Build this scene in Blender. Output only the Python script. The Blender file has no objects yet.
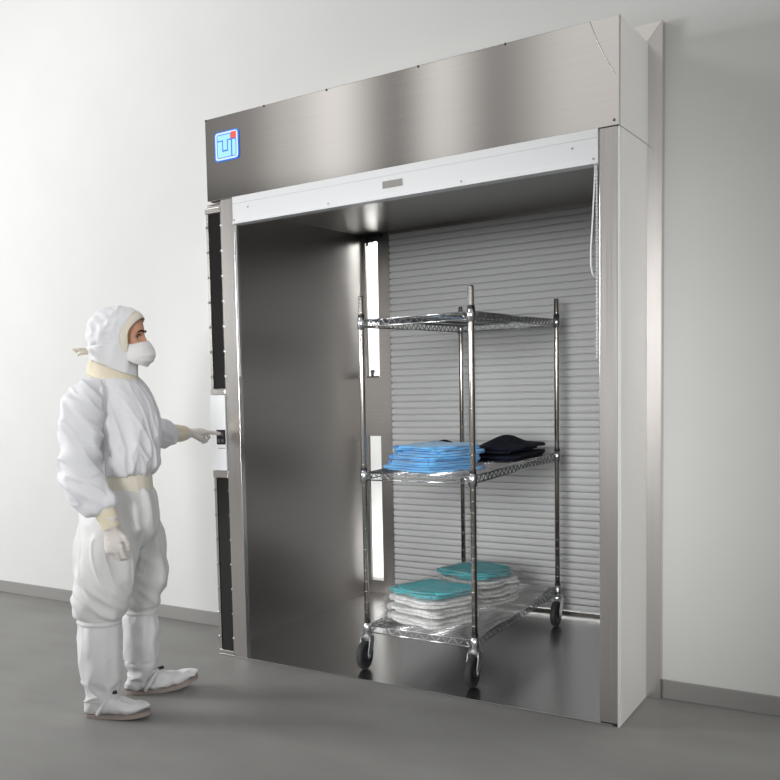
import bpy, bmesh, math, random
from mathutils import Vector, Matrix, noise
random.seed(4)
S = bpy.context.scene
C = S.collection
PI = math.pi
sin, cos, rad = math.sin, math.cos, math.radians

# ------------------------------------------------------------------ materials
def new_mat(name):
    m = bpy.data.materials.new(name); m.use_nodes = True
    return m, m.node_tree.nodes, m.node_tree.links, m.node_tree.nodes['Principled BSDF']

def mat(name, col, rough=.5, metal=0, noise_amt=0, scale=(8, 8, 8), bump=0, bump_scale=(40, 40, 40), spec=.5, alpha=1, emit=0, sheen=0):
    m, N, L, b = new_mat(name)
    b.inputs['Base Color'].default_value = (*col, 1)
    b.inputs['Roughness'].default_value = rough
    b.inputs['Metallic'].default_value = metal
    b.inputs['Specular IOR Level'].default_value = spec
    b.inputs['Alpha'].default_value = alpha
    if sheen: b.inputs['Sheen Weight'].default_value = sheen
    if emit:
        b.inputs['Emission Color'].default_value = (*col, 1); b.inputs['Emission Strength'].default_value = emit
    tc = N.new('ShaderNodeTexCoord')
    if noise_amt:
        mp = N.new('ShaderNodeMapping'); mp.inputs['Scale'].default_value = scale
        nz = N.new('ShaderNodeTexNoise'); nz.inputs['Scale'].default_value = 1; nz.inputs['Detail'].default_value = 6
        cr = N.new('ShaderNodeValToRGB')
        cr.color_ramp.elements[0].position = .3; cr.color_ramp.elements[1].position = .7
        cr.color_ramp.elements[0].color = (*[c * (1 - noise_amt) for c in col], 1)
        cr.color_ramp.elements[1].color = (*[min(1, c * (1 + noise_amt)) for c in col], 1)
        L.new(tc.outputs['Object'], mp.inputs['Vector']); L.new(mp.outputs[0], nz.inputs['Vector'])
        L.new(nz.outputs['Fac'], cr.inputs['Fac']); L.new(cr.outputs[0], b.inputs['Base Color'])
    if bump:
        mp = N.new('ShaderNodeMapping'); mp.inputs['Scale'].default_value = bump_scale
        nz = N.new('ShaderNodeTexNoise'); nz.inputs['Scale'].default_value = 1; nz.inputs['Detail'].default_value = 4
        bp = N.new('ShaderNodeBump'); bp.inputs['Strength'].default_value = bump; bp.inputs['Distance'].default_value = .01
        L.new(tc.outputs['Object'], mp.inputs['Vector']); L.new(mp.outputs[0], nz.inputs['Vector'])
        L.new(nz.outputs['Fac'], bp.inputs['Height']); L.new(bp.outputs[0], b.inputs['Normal'])
    return m

def steel(name, col=(.56, .54, .52), rough=.3, streak=(1.5, 1.5, 300), var=.08, aniso=.0):
    """brushed stainless steel: fine streaks in colour and roughness"""
    m, N, L, b = new_mat(name)
    b.inputs['Metallic'].default_value = 1
    tc = N.new('ShaderNodeTexCoord'); mp = N.new('ShaderNodeMapping'); mp.inputs['Scale'].default_value = streak
    nz = N.new('ShaderNodeTexNoise'); nz.inputs['Scale'].default_value = 1; nz.inputs['Detail'].default_value = 5
    cr = N.new('ShaderNodeValToRGB')
    cr.color_ramp.elements[0].position = .25; cr.color_ramp.elements[1].position = .75
    cr.color_ramp.elements[0].color = (*[c * (1 - var) for c in col], 1)
    cr.color_ramp.elements[1].color = (*[c * (1 + var) for c in col], 1)
    mr = N.new('ShaderNodeMapRange'); mr.inputs['To Min'].default_value = rough * .85; mr.inputs['To Max'].default_value = rough * 1.15
    L.new(tc.outputs['Object'], mp.inputs['Vector']); L.new(mp.outputs[0], nz.inputs['Vector'])
    L.new(nz.outputs['Fac'], cr.inputs['Fac']); L.new(cr.outputs[0], b.inputs['Base Color'])
    L.new(nz.outputs['Fac'], mr.inputs['Value']); L.new(mr.outputs[0], b.inputs['Roughness'])
    b.inputs['Anisotropic'].default_value = aniso
    return m

M = {}
M['wall'] = mat('painted_wall', (.76, .77, .755), .75, noise_amt=.015, scale=(3, 3, 3))
M['far_wall'] = mat('white_far_wall', (.85, .85, .84), .8)
M['floor'] = mat('grey_floor', (.25, .247, .238), .5, noise_amt=.11, scale=(1.6, 3, 2), bump=.06, bump_scale=(90, 90, 90), spec=.3)
M['base'] = mat('grey_baseboard', (.31, .305, .295), .6)
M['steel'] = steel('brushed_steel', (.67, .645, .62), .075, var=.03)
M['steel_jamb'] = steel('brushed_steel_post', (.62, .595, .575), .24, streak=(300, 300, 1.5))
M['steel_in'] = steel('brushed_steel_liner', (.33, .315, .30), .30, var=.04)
M['steel_floor'] = steel('steel_floor_plate', (.50, .495, .49), .24, streak=(2, 160, 2), var=.06)
M['steel_dark'] = steel('dark_steel', (.20, .19, .18), .35)
M['panel'] = mat('pale_side_panel', (.72, .715, .69), .45)
M['white_metal'] = mat('white_enamel', (.76, .775, .79), .35)
M['slat'] = mat('grey_door_slats', (.56, .57, .57), .45)
M['black'] = mat('black_plastic', (.015, .015, .016), .4)
M['dark_acrylic'] = mat('dark_acrylic', (.018, .017, .017), .12, spec=.6)
M['keypad'] = mat('black_keypad', (.01, .01, .012), .2)
M['key_mark'] = mat('grey_key_legend', (.05, .053, .056), .5)
M['plate'] = mat('grey_maker_plate', (.34, .33, .31), .4, metal=.6)
M['chrome'] = mat('chrome_wire', (.70, .71, .73), .22, metal=1)
M['post'] = steel('chrome_post', (.60, .57, .53), .25, streak=(60, 60, 3))
M['rubber'] = mat('dark_rubber', (.032, .032, .034), .65)
M['hub'] = mat('black_hub', (.012, .012, .012), .5)
M['zinc'] = mat('zinc_fork', (.62, .63, .65), .3, metal=1)
M['blue'] = mat('light_blue_cloth', (.125, .39, .70), .85, noise_amt=.08, scale=(15, 15, 15), bump=.5, bump_scale=(25, 25, 60), sheen=.2)
M['navy'] = mat('navy_cloth', (.010, .012, .024), .9, bump=.5, bump_scale=(22, 22, 40), spec=.25)
M['teal'] = mat('teal_cloth', (.055, .47, .52), .8, noise_amt=.08, scale=(12, 12, 12), bump=.4, bump_scale=(25, 25, 50))
M['linen'] = mat('white_linen', (.80, .80, .79), .8, bump=.2, bump_scale=(25, 25, 60))
def bag_mat():
    m, N, L, b = new_mat('clear_bag_film')
    out = N['Material Output']; N.remove(b)
    tr = N.new('ShaderNodeBsdfTransparent'); gl = N.new('ShaderNodeBsdfGlossy'); gl.inputs['Roughness'].default_value = .18
    df = N.new('ShaderNodeBsdfDiffuse'); df.inputs['Color'].default_value = (.8, .8, .8, 1)
    m1 = N.new('ShaderNodeMixShader'); m1.inputs[0].default_value = .5
    mx = N.new('ShaderNodeMixShader')
    tc = N.new('ShaderNodeTexCoord'); nz = N.new('ShaderNodeTexNoise'); nz.inputs['Scale'].default_value = 22; nz.inputs['Detail'].default_value = 4; nz.inputs['Distortion'].default_value = 1.5
    mr = N.new('ShaderNodeMapRange'); mr.inputs['From Min'].default_value = .35; mr.inputs['From Max'].default_value = .7; mr.inputs['To Min'].default_value = .04; mr.inputs['To Max'].default_value = .34
    bp = N.new('ShaderNodeBump'); bp.inputs['Strength'].default_value = .8; bp.inputs['Distance'].default_value = .02
    L.new(tc.outputs['Object'], nz.inputs['Vector']); L.new(nz.outputs['Fac'], mr.inputs['Value']); L.new(nz.outputs['Fac'], bp.inputs['Height'])
    L.new(bp.outputs[0], gl.inputs['Normal'])
    L.new(gl.outputs[0], m1.inputs[1]); L.new(df.outputs[0], m1.inputs[2])
    L.new(mr.outputs[0], mx.inputs[0]); L.new(tr.outputs[0], mx.inputs[1]); L.new(m1.outputs[0], mx.inputs[2])
    L.new(mx.outputs[0], out.inputs['Surface'])
    return m
M['bag'] = bag_mat()
M['gown'] = mat('white_gown_cloth', (.74, .745, .775), .75, bump=.35, bump_scale=(14, 14, 30))
M['trouser'] = mat('white_trouser_cloth', (.70, .705, .705), .75, bump=.35, bump_scale=(14, 14, 12))
M['cream'] = mat('cream_knit', (.74, .67, .52), .8, bump=.3, bump_scale=(90, 90, 20))
M['cream_pale'] = mat('pale_cream_cloth', (.76, .71, .60), .8, bump=.3, bump_scale=(40, 40, 20))
M['hood'] = mat('white_hood_cloth', (.76, .765, .785), .75, bump=.4, bump_scale=(20, 20, 20))
M['mask'] = mat('white_mask', (.82, .80, .80), .7, bump=.2, bump_scale=(40, 40, 40))
M['glove'] = mat('latex_glove', (.70, .655, .62), .5, bump=.4, bump_scale=(50, 50, 90))
M['boot'] = mat('white_boot_cloth', (.74, .74, .755), .7, bump=.45, bump_scale=(20, 20, 20))
M['sole'] = mat('grey_brown_sole', (.33, .28, .255), .7)
M['skin'] = mat('skin', (.60, .31, .20), .5, noise_amt=.08, scale=(25, 25, 25))
M['hair'] = mat('black_hair', (.02, .014, .01), .6)
M['eye'] = mat('eye_white', (.55, .50, .47), .25)
M['iris'] = mat('dark_iris', (.012, .008, .006), .15)
M['sign_blue'] = mat('sign_blue', (.03, .17, .70), .3, emit=.35)
M['sign_cyan'] = mat('sign_cyan', (.36, .72, .95), .3, emit=.35)
M['sign_white'] = mat('sign_white', (.60, .78, .98), .3, emit=.35)
M['sign_red'] = mat('sign_red', (.85, .10, .06), .3, emit=.4)

# ------------------------------------------------------------------ mesh helpers
def add_box(bm, x0, x1, y0, y1, z0, z1):
    vs = [bm.verts.new((x, y, z)) for x in (x0, x1) for y in (y0, y1) for z in (z0, z1)]
    for f in ((0, 1, 3, 2), (4, 6, 7, 5), (0, 4, 5, 1), (2, 3, 7, 6), (0, 2, 6, 4), (1, 5, 7, 3)):
        bm.faces.new([vs[i] for i in f])

def frame_for(d, up=(0, 0, 1)):
    d = d.normalized(); u = Vector(up)
    if abs(d.dot(u)) > .95: u = Vector((0, 1, 0)) if abs(d.y) < .9 else Vector((1, 0, 0))
    s = u.cross(d).normalized(); return s, d.cross(s)

def add_tube(bm, pts, r, n=8, caps=True):
    """round tube along a polyline; r a number or one radius per point"""
    pts = [Vector(p) for p in pts]; rs = r if isinstance(r, (list, tuple)) else [r] * len(pts)
    rings = []; s = None
    for i, p in enumerate(pts):
        d = (pts[min(i + 1, len(pts) - 1)] - pts[max(i - 1, 0)]).normalized()
        if s is None: s, t = frame_for(d)
        else:
            s = (s - d * s.dot(d)).normalized(); t = d.cross(s)
        rings.append([bm.verts.new(p + (s * cos(2 * PI * k / n) + t * sin(2 * PI * k / n)) * rs[i]) for k in range(n)])
    for a, b in zip(rings, rings[1:]):
        for k in range(n): bm.faces.new((a[k], a[(k + 1) % n], b[(k + 1) % n], b[k]))
    if caps:
        bm.faces.new(rings[0][::-1]); bm.faces.new(rings[-1])

def add_lathe(bm, prof, c, axis='z', n=24):
    """profile of (radius, height) spun about an axis through c"""
    c = Vector(c); rings = []
    def P(r, h, a):
        u, v = r * cos(a), r * sin(a)
        return c + (Vector((u, v, h)) if axis == 'z' else Vector((h, u, v)) if axis == 'x' else Vector((v, h, u)))
    for r, h in prof: rings.append([bm.verts.new(P(max(r, 1e-4), h, 2 * PI * k / n)) for k in range(n)])
    for a, b in zip(rings, rings[1:]):
        for k in range(n): bm.faces.new((a[k], a[(k + 1) % n], b[(k + 1) % n], b[k]))
    bm.faces.new(rings[0][::-1]); bm.faces.new(rings[-1])

def add_prism(bm, poly, y0, y1):
    """polygon in x,z pulled from y0 to y1"""
    a = [bm.verts.new((x, y0, z)) for x, z in poly]; b = [bm.verts.new((x, y1, z)) for x, z in poly]; n = len(poly)
    bm.faces.new(a); bm.faces.new(b[::-1])
    for k in range(n): bm.faces.new((a[(k + 1) % n], a[k], b[k], b[(k + 1) % n]))

def spline(vals, t):
    """Catmull-Rom through equally spaced tuples; t in 0..1"""
    n = len(vals) - 1; x = min(max(t, 0), 1) * n; i = min(int(x), n - 1); f = x - i
    p = [vals[max(i - 1, 0)], vals[i], vals[i + 1], vals[min(i + 2, n)]]
    return [.5 * (2 * b + (c - a) * f + (2 * a - 5 * b + 4 * c - d) * f * f + (3 * b - a - 3 * c + d) * f ** 3) for a, b, c, d in zip(*p)]

def add_loft(bm, rings, n=40, steps=6, yaw=0, fold=None, horizontal=True, caps=True):
    """rings: (cx, cy, cz, rx, ry); horizontal ellipses, or turned square to the path when horizontal is False"""
    m = (len(rings) - 1) * steps; out = []
    cs = [spline(rings, i / m) for i in range(m + 1)]
    s = None
    for i, (cx, cy, cz, rx, ry) in enumerate(cs):
        c = Vector((cx, cy, cz))
        if horizontal:
            s, t = Vector((cos(yaw), sin(yaw), 0)), Vector((-sin(yaw), cos(yaw), 0))
        else:
            a, b = cs[max(i - 1, 0)], cs[min(i + 1, m)]
            d = (Vector(b[:3]) - Vector(a[:3])).normalized()
            if s is None: s, t = frame_for(d, (0, 1, 0))
            else: s = (s - d * s.dot(d)).normalized(); t = d.cross(s)
        ring = []
        for k in range(n):
            a = 2 * PI * k / n; g = 1 + (fold(a, i / m) if fold else 0)
            ring.append(bm.verts.new(c + s * cos(a) * rx * g + t * sin(a) * ry * g))
        out.append(ring)
    for a, b in zip(out, out[1:]):
        for k in range(n): bm.faces.new((a[k], a[(k + 1) % n], b[(k + 1) % n], b[k]))
    if caps:
        bm.faces.new(out[0][::-1]); bm.faces.new(out[-1])
    return out

def obj(name, bm, m=None, parent=None, smooth=False, bevel=0, recalc=True):
    if recalc: bmesh.ops.recalc_face_normals(bm, faces=bm.faces[:])
    me = bpy.data.meshes.new(name); bm.to_mesh(me); bm.free()
    o = bpy.data.objects.new(name, me); C.objects.link(o)
    if m: me.materials.append(m)
    if smooth: me.polygons.foreach_set('use_smooth', [True] * len(me.polygons))
    if bevel:
        b = o.modifiers.new('bevel', 'BEVEL'); b.width = bevel; b.segments = 2; b.limit_method = 'ANGLE'
    if parent: o.parent = parent
    return o

def bake(o):
    """turn the modifier stack into plain mesh"""
    dg = bpy.context.evaluated_depsgraph_get(); dg.update()
    me = bpy.data.meshes.new_from_object(o.evaluated_get(dg))
    o.modifiers.clear(); o.data = me
    me.polygons.foreach_set('use_smooth', [True] * len(me.polygons))

def skin_over(o, voxel, smooth=6, wrinkle=None):
    r = o.modifiers.new('r', 'REMESH'); r.mode = 'VOXEL'; r.voxel_size = voxel; r.use_smooth_shade = True
    if smooth:
        s = o.modifiers.new('s', 'SMOOTH'); s.iterations = smooth; s.factor = .5
    mt = o.data.materials[0] if o.data.materials else None
    bake(o)
    if mt and not o.data.materials: o.data.materials.append(mt)
    if wrinkle:
        me = o.data; n = len(me.vertices)
        co = [0.0] * (3 * n); nm = [0.0] * (3 * n)
        me.vertices.foreach_get('co', co); me.vertex_normals.foreach_get('vector', nm)
        for i in range(n):
            k = wrinkle(Vector(co[3 * i:3 * i + 3]))
            for j in range(3): co[3 * i + j] += nm[3 * i + j] * k
        me.vertices.foreach_set('co', co); me.update()
        bm = bmesh.new(); bm.from_mesh(me)
        bmesh.ops.smooth_vert(bm, verts=bm.verts, factor=.5, use_axis_x=True, use_axis_y=True, use_axis_z=True)
        bmesh.ops.recalc_face_normals(bm, faces=bm.faces[:])
        bm.to_mesh(me); bm.free(); me.update()

def ridge(p, sc, seed=0):
    q = Vector((p.x * sc[0] + seed, p.y * sc[1] - seed, p.z * sc[2] + seed * .5))
    return 1 - 2 * abs(noise.noise(q))

def empty(name, label, cat, loc=(0, 0, 0), rz=0, group=None):
    o = bpy.data.objects.new(name, None); C.objects.link(o); o.location = loc; o.rotation_euler = (0, 0, rz)
    o.empty_display_size = .1
    o['label'] = label; o['category'] = cat
    if group: o['group'] = group
    return o

def box_obj(name, dims, m, parent=None, bevel=0):
    bm = bmesh.new(); add_box(bm, *dims); return obj(name, bm, m, parent, bevel=bevel)

def struct(o, label, cat):
    o['kind'] = 'structure'; o['label'] = label; o['category'] = cat

# ------------------------------------------------------------------ dimensions of the pass-through
WX = 1.652            # clear opening
XO = 1.7225           # right outside face
HB, HT = 2.294, 2.691
DW = .43              # depth in front of the wall
WY = .47              # wall plane
IX, IY = -.175, 1.692  # inside left wall, back plane

# ------------------------------------------------------------------ setting
struct(box_obj('floor', (-9, 9, -9, 5, -.1, 0), M['floor']), 'mottled grey concrete floor', 'floor')
bm = bmesh.new()
add_box(bm, -9, -.19, WY, WY + .12, 0, 5); add_box(bm, XO, 9, WY, WY + .12, 0, 5); add_box(bm, -.19, XO, WY, WY + .12, 2.35, 5)
struct(obj('wall_back', bm, M['wall']), 'plain off-white wall the steel pass-through is set into', 'wall')
struct(box_obj('wall_far', (-9, 9, 2.15, 2.25, 0, 5), M['far_wall']), 'white wall seen through the slots behind the pass-through', 'wall')
struct(box_obj('baseboard_left', (-9, -.185, WY - .012, WY, 0, .08), M['base'], bevel=.003), 'grey baseboard strip behind the person', 'baseboard')
struct(box_obj('baseboard_right', (1.781, 9, WY - .012, WY, 0, .08), M['base'], bevel=.003), 'grey baseboard strip right of the steel pass-through', 'baseboard')

# ------------------------------------------------------------------ pass-through chamber
ch = empty('pass_through_chamber', 'large stainless steel pass-through chamber with open front set into the wall', 'cleanroom pass-through', (0, 0, 0))

# header with hung screws and cord
hd = box_obj('header_panel', (-.1515, XO, -.004, DW, HB, HT), M['steel'], ch, bevel=.002)
box_obj('header_end_cap', (XO, XO + .004, 0, DW, HB - .003, HT - .003), M['panel'], hd)['label'] = 'pale painted end of the header'
for x, z in ((-.145, HT - .004), (.19, HT - .004), (.52, HT - .004), (.95, HT - .004), (1.31, HT - .004), (1.705, HB + .02)):
    bm = bmesh.new(); add_lathe(bm, [(.005, 0), (.005, -.003), (.002, -.006)], (x, -.004, z), 'y', 10)
    obj('screw', bm, M['steel_dark'], hd)
bm = bmesh.new()
add_tube(bm, [(1.622 + .088 * t - .006 * sin(t * PI), -.006, HT - .004 - .21 * t) for t in [i / 14 for i in range(15)]], .0013, 6)
obj('thin_cable', bm, M['steel_dark'], hd)

# door housing bar over the opening
dh = bmesh.new()
prof = [(-.012, 2.2935), (-.012, 2.262), (-.009, 2.260), (-.012, 2.258), (-.012, 2.176), (-.018, 2.174), (-.018, 2.164), (.05, 2.164), (.05, 2.2935)]
a = [dh.verts.new((.002, y, z)) for y, z in prof]; b = [dh.verts.new((WX - .002, y, z)) for y, z in prof]
dh.faces.new(a); dh.faces.new(b[::-1])
for k in range(len(prof)):
    j = (k + 1) % len(prof); dh.faces.new((a[k], a[j], b[j], b[k]))
dh = obj('door_housing', dh, M['white_metal'], ch); dh['label'] = 'white bar across the top of the opening'
box_obj('maker_plate', (.785, .875, -.016, -.012, 2.208, 2.238), M['plate'], dh, bevel=.001)
for x, z in ((.01, 2.183), (.09, 2.235), (.52, 2.185), (1.13, 2.183), (1.56, 2.235), (1.635, 2.183)):
    bm = bmesh.new(); add_lathe(bm, [(.004, 0), (.004, -.003), (.001, -.004)], (x, -.012, z), 'y', 10); obj('screw', bm, M['plate'], dh)

# posts beside the opening
lp = box_obj('jamb_post', (-.0757, 0, 0, .036, .004, HB), M['steel_jamb'], ch, bevel=.002)
rp = box_obj('jamb_post', (WX, XO - .006, 0, .06, .012, HB - .001), M['steel_jamb'], ch, bevel=.002)
box_obj('foot', (WX + .002, XO - .008, .003, .05, 0, .012), M['black'], rp)
bm = bmesh.new(); add_box(bm, XO - .006, XO, .0, DW, 0, HB - .004); add_box(bm, XO, XO + .003, .012, DW - .003, .004, HB - .006)
obj('side_panel', bm, M['panel'], ch)['label'] = 'pale painted side panel'
# flange on the wall, mitred at the top corner
bm = bmesh.new()
add_prism(bm, [(XO, 0), (1.779, 0), (1.779, 2.765), (XO, HT)], DW - .004, WY - .001)
obj('wall_flange', bm, M['steel_jamb'], ch, bevel=.001)
bm = bmesh.new()
add_prism(bm, [(-.2, HT), (XO, HT), (1.779, 2.765), (-.2, 2.765)], DW - .004, WY - .001)
obj('top_flange', bm, M['steel'], ch, bevel=.001)

# inside lining
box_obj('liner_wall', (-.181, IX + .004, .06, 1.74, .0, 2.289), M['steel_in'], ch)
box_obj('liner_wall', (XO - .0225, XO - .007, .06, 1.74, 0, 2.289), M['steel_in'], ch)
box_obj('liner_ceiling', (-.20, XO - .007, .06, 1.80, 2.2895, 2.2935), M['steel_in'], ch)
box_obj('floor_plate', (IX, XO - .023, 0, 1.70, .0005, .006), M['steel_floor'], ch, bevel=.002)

# back corner column with two tall slots that let the light of the room behind through
bm = bmesh.new(); y0, y1 = IY, IY + .022; xa, xb = -.15, -.066
for d in ((IX, xa, .006, 2.289), (xb, .012, .006, 2.289), (xa, xb, .006, .085), (xa, xb, 1.02, 1.395), (xa, xb, 2.243, 2.289)):
    add_box(bm, d[0], d[1], y0, y1, d[2], d[3])
col = obj('corner_column', bm, M['steel_dark'], ch)
bm = bmesh.new(); add_box(bm, -.172, -.03, y0 - .03, y0, 2.262, 2.285); add_box(bm, -.13, -.09, y0 - .055, y0 - .01, 2.235, 2.265); add_tube(bm, [(-.11, y0 - .05, 2.25), (-.105, y0 - .06, 2.21)], .008, 8)
obj('latch', bm, M['black'], col)
bm = bmesh.new(); add_box(bm, -.145, -.07, y0 - .02, y0, 1.392, 1.402); add_tube(bm, [(-.11, y0 - .012, 1.40), (-.108, y0 - .016, 1.425)], .009, 8); add_lathe(bm, [(.004, -.012), (.013, -.006), (.013, .006), (.004, .012)], (-.107, y0 - .016, 1.43), 'z', 12)
obj('latch', bm, M['black'], col)

# roll-up slat door at the back
bm = bmesh.new(); pitch = .0402; n = 56; z0 = 2.289 - n * pitch + .03
prof = []
for i in range(n):
    z = z0 + i * pitch
    if z > 2.285: break
    for f, yy in ((0, .014), (.06, .014), (.09, .000), (.16, -.003), (.5, -.0045), (.88, -.003), (.95, .000), (.98, .014)):
        prof.append((IY + .004 + yy, min(z + f * pitch, 2.289)))
a = [bm.verts.new((.012, y, z)) for y, z in prof]; b = [bm.verts.new((XO - .024, y, z)) for y, z in prof]
for k in range(len(prof) - 1): bm.faces.new((a[k], b[k], b[k + 1], a[k + 1]))
c = [bm.verts.new((x, IY + .03, z)) for x in (.012, XO - .024) for z in (prof[0][1], prof[-1][1])]
bm.faces.new((c[0], c[1], c[3], c[2]))
door = obj('roll_up_door', bm, M['slat'], ch); door['label'] = 'grey slatted roll-up door at the back'
box_obj('sill', (.012, XO - .024, IY + .012, IY + .06, .0, .022), M['steel_dark'], ch)
bm = bmesh.new(); add_box(bm, .012, XO - .024, IY - .004, IY + .026, .036, z0); add_box(bm, .012, XO - .024, IY - .016, IY - .004, .036, .046)
obj('bottom_bar', bm, M['slat'], door, bevel=.002)
box_obj('lintel_strip', (.012, XO - .024, IY - .012, IY + .003, 2.272, 2.2893), M['steel_in'], ch)

# bead chains and pull cord in the opening
def bead_chain(x, y, z0, z1):
    bm = bmesh.new(); k = int((z1 - z0) / .0135)
    for i in range(k + 1):
        bmesh.ops.create_icosphere(bm, subdivisions=1, radius=.0058, matrix=Matrix.Translation((x, y, z0 + (z1 - z0) * i / k)))
    add_tube(bm, [(x, y, z0), (x, y, z1)], .0022, 6)
    return obj('bead_chain', bm, M['white_metal'], ch, smooth=True)
bead_chain(.007, .004, 1.43, 2.165); bead_chain(WX - .009, .004, 1.44, 2.165)
bm = bmesh.new()
add_tube(bm, [(WX - .012, -.006, 2.17), (WX - .015, -.007, 2.08), (WX - .022, -.008, 1.95), (WX - .028, -.008, 1.85), (WX - .028, -.008, 1.79), (WX - .022, -.008, 1.755), (WX - .015, -.007, 1.745)], .0028, 8)
obj('pull_cord', bm, M['white_metal'], ch, smooth=True)

# narrow service panel at the left with two dark windows and the control box
PX0, PX1 = -.182, -.0757
bm = bmesh.new()
add_box(bm, PX0, PX0 + .014, .02, .06, 0, 2.27); add_box(bm, -.094, PX1, .02, .06, 0, 2.29); add_box(bm, PX0, PX1, .034, .0595, 0, 2.28)
sp = obj('service_panel', bm, M['steel_jamb'], ch)
for z0_, z1_ in ((2.238, 2.264), (1.340, 1.366), (.918, .952), (.004, .026)):
    box_obj('rail', (PX0 + .004, -.088, .006, .034, z0_, z1_), M['steel_jamb'], sp, bevel=.002)
for z0_, z1_ in ((1.368, 2.236), (.028, .916)):
    w = box_obj('window_pane', (PX0 + .018, -.097, .022, .034, z0_, z1_), M['dark_acrylic'], sp, bevel=.001)
    w['label'] = 'dark glossy window strip'
    for k in range(7):
        for x in (PX0 + .006, -.090):
            z = z0_ + (k + .5) * (z1_ - z0_) / 7
            bm = bmesh.new(); add_lathe(bm, [(.006, .02), (.006, .012), (.003, .009)], (x, 0, z), 'y', 10); obj('screw', bm, M['chrome'], w)
cb = box_obj('control_box', (PX0 + .004, -.084, -.004, .034, .955, 1.337), M['white_metal'], ch, bevel=.003); cb['label'] = 'white control box'
kp = box_obj('keypad', (-.139, -.087, -.009, -.004, 1.088, 1.162), M['keypad'], cb, bevel=.001); kp['label'] = 'black keypad'
for i in range(2):
    for j in range(2):
        box_obj('key', (-.132 + .022 * i, -.118 + .022 * i, -.0105, -.009, 1.098 + .033 * j, 1.115 + .033 * j), M['key_mark'], kp)
box_obj('name_strip', (-.134, -.092, -.005, -.004, 1.066, 1.071), M['plate'], cb)

# backlit logo sign on the header
LX, LZ, LS = -.094, 2.474, .142
def rrect(x0, z0, x1, z1, r, n=5):
    p = []
    for cx, cz, a0 in ((x1 - r, z0 + r, -90), (x1 - r, z1 - r, 0), (x0 + r, z1 - r, 90), (x0 + r, z0 + r, 180)):
        for i in range(n + 1):
            a = rad(a0 + 90 * i / n); p.append((cx + r * cos(a), cz + r * sin(a)))
    return p
def lg(name, polys, m, parent, ya, yb):
    bm = bmesh.new()
    for p in polys: add_prism(bm, [(LX + u * LS, LZ + v * LS) for u, v in p], ya, yb)
    return obj(name, bm, m, parent)
def rc(x0, z0, x1, z1): return [(x0, z0), (x1, z0), (x1, z1), (x0, z1)]
sign = lg('logo_sign', [rrect(0, 0, 1, 1, .12)], M['sign_blue'], ch, -.009, -.004); sign['label'] = 'blue backlit square logo sign'
bd = bmesh.new()
o_ = rrect(.04, .04, .96, .96, .10); i_ = rrect(.10, .10, .90, .90, .06)
def P3(p, y): return bd.verts.new((LX + p[0] * LS, y, LZ + p[1] * LS))
A, B = [P3(p, -.0102) for p in o_], [P3(p, -.0102) for p in i_]
A2, B2 = [P3(p, -.0088) for p in o_], [P3(p, -.0088) for p in i_]
for k in range(len(A)):
    j = (k + 1) % len(A)
    bd.faces.new((A[k], A[j], B[j], B[k])); bd.faces.new((A[k], A2[k], A2[j], A[j])); bd.faces.new((B[k], B[j], B2[j], B2[k]))
obj('sign_border', bd, M['sign_white'], sign)
lg('letter', [[(.13, .70), (.36, .70), (.36, .36), (.52, .36), (.52, .70), (.66, .70), (.66, .87), (.13, .87)]], M['sign_cyan'], sign, -.0102, -.0088)
lg('letter', [[(.13, .13), (.68, .13), (.68, .66), (.56, .66), (.56, .31), (.32, .31), (.32, .66), (.13, .66)]], M['sign_cyan'], sign, -.0102, -.0088)
lg('letter', [rc(.73, .13, .87, .66)], M['sign_cyan'], sign, -.0102, -.0088)
lg('letter_dot', [rc(.69, .70, .90, .92)], M['sign_red'], sign, -.0108, -.0088)

# ------------------------------------------------------------------ wire shelf cart
CW, CD = .516, 1.249
ct = empty('wire_shelf_cart', 'chrome wire shelving cart on black casters standing inside the steel chamber', 'cart', (.5735, .1807, .006), .0106)
def post_bm(x, y):
    bm = bmesh.new()
    add_lathe(bm, [(.0125, .15), (.0125, 1.762), (.010, 1.768)], (x, y, 0), 'z', 20)
    k = .22
    while k < 1.75:     # grooves every inch
        add_lathe(bm, [(.0125, -.0012), (.0130, -.0006), (.0130, .0006), (.0125, .0012)], (x, y, k), 'z', 20); k += .0508
    return bm
corners = ((0, 0), (CW, 0), (0, CD), (CW, CD))
SH = (.190, .923, 1.641)
for x, y in corners:
    p = obj('post', post_bm(x, y), M['post'], ct, smooth=True)
    for z in SH:
        bm = bmesh.new(); add_lathe(bm, [(.0135, .030), (.017, .028), (.019, -.026), (.0135, -.028)], (x, y, z), 'z', 18); obj('collar', bm, M['chrome'], p, smooth=True)
        bm = bmesh.new(); add_lathe(bm, [(.0128, .044), (.0150, .042), (.0150, .029), (.0128, .028)], (x, y, z), 'z', 18); obj('sleeve_ring', bm, M['black'], p, smooth=True)

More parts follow.
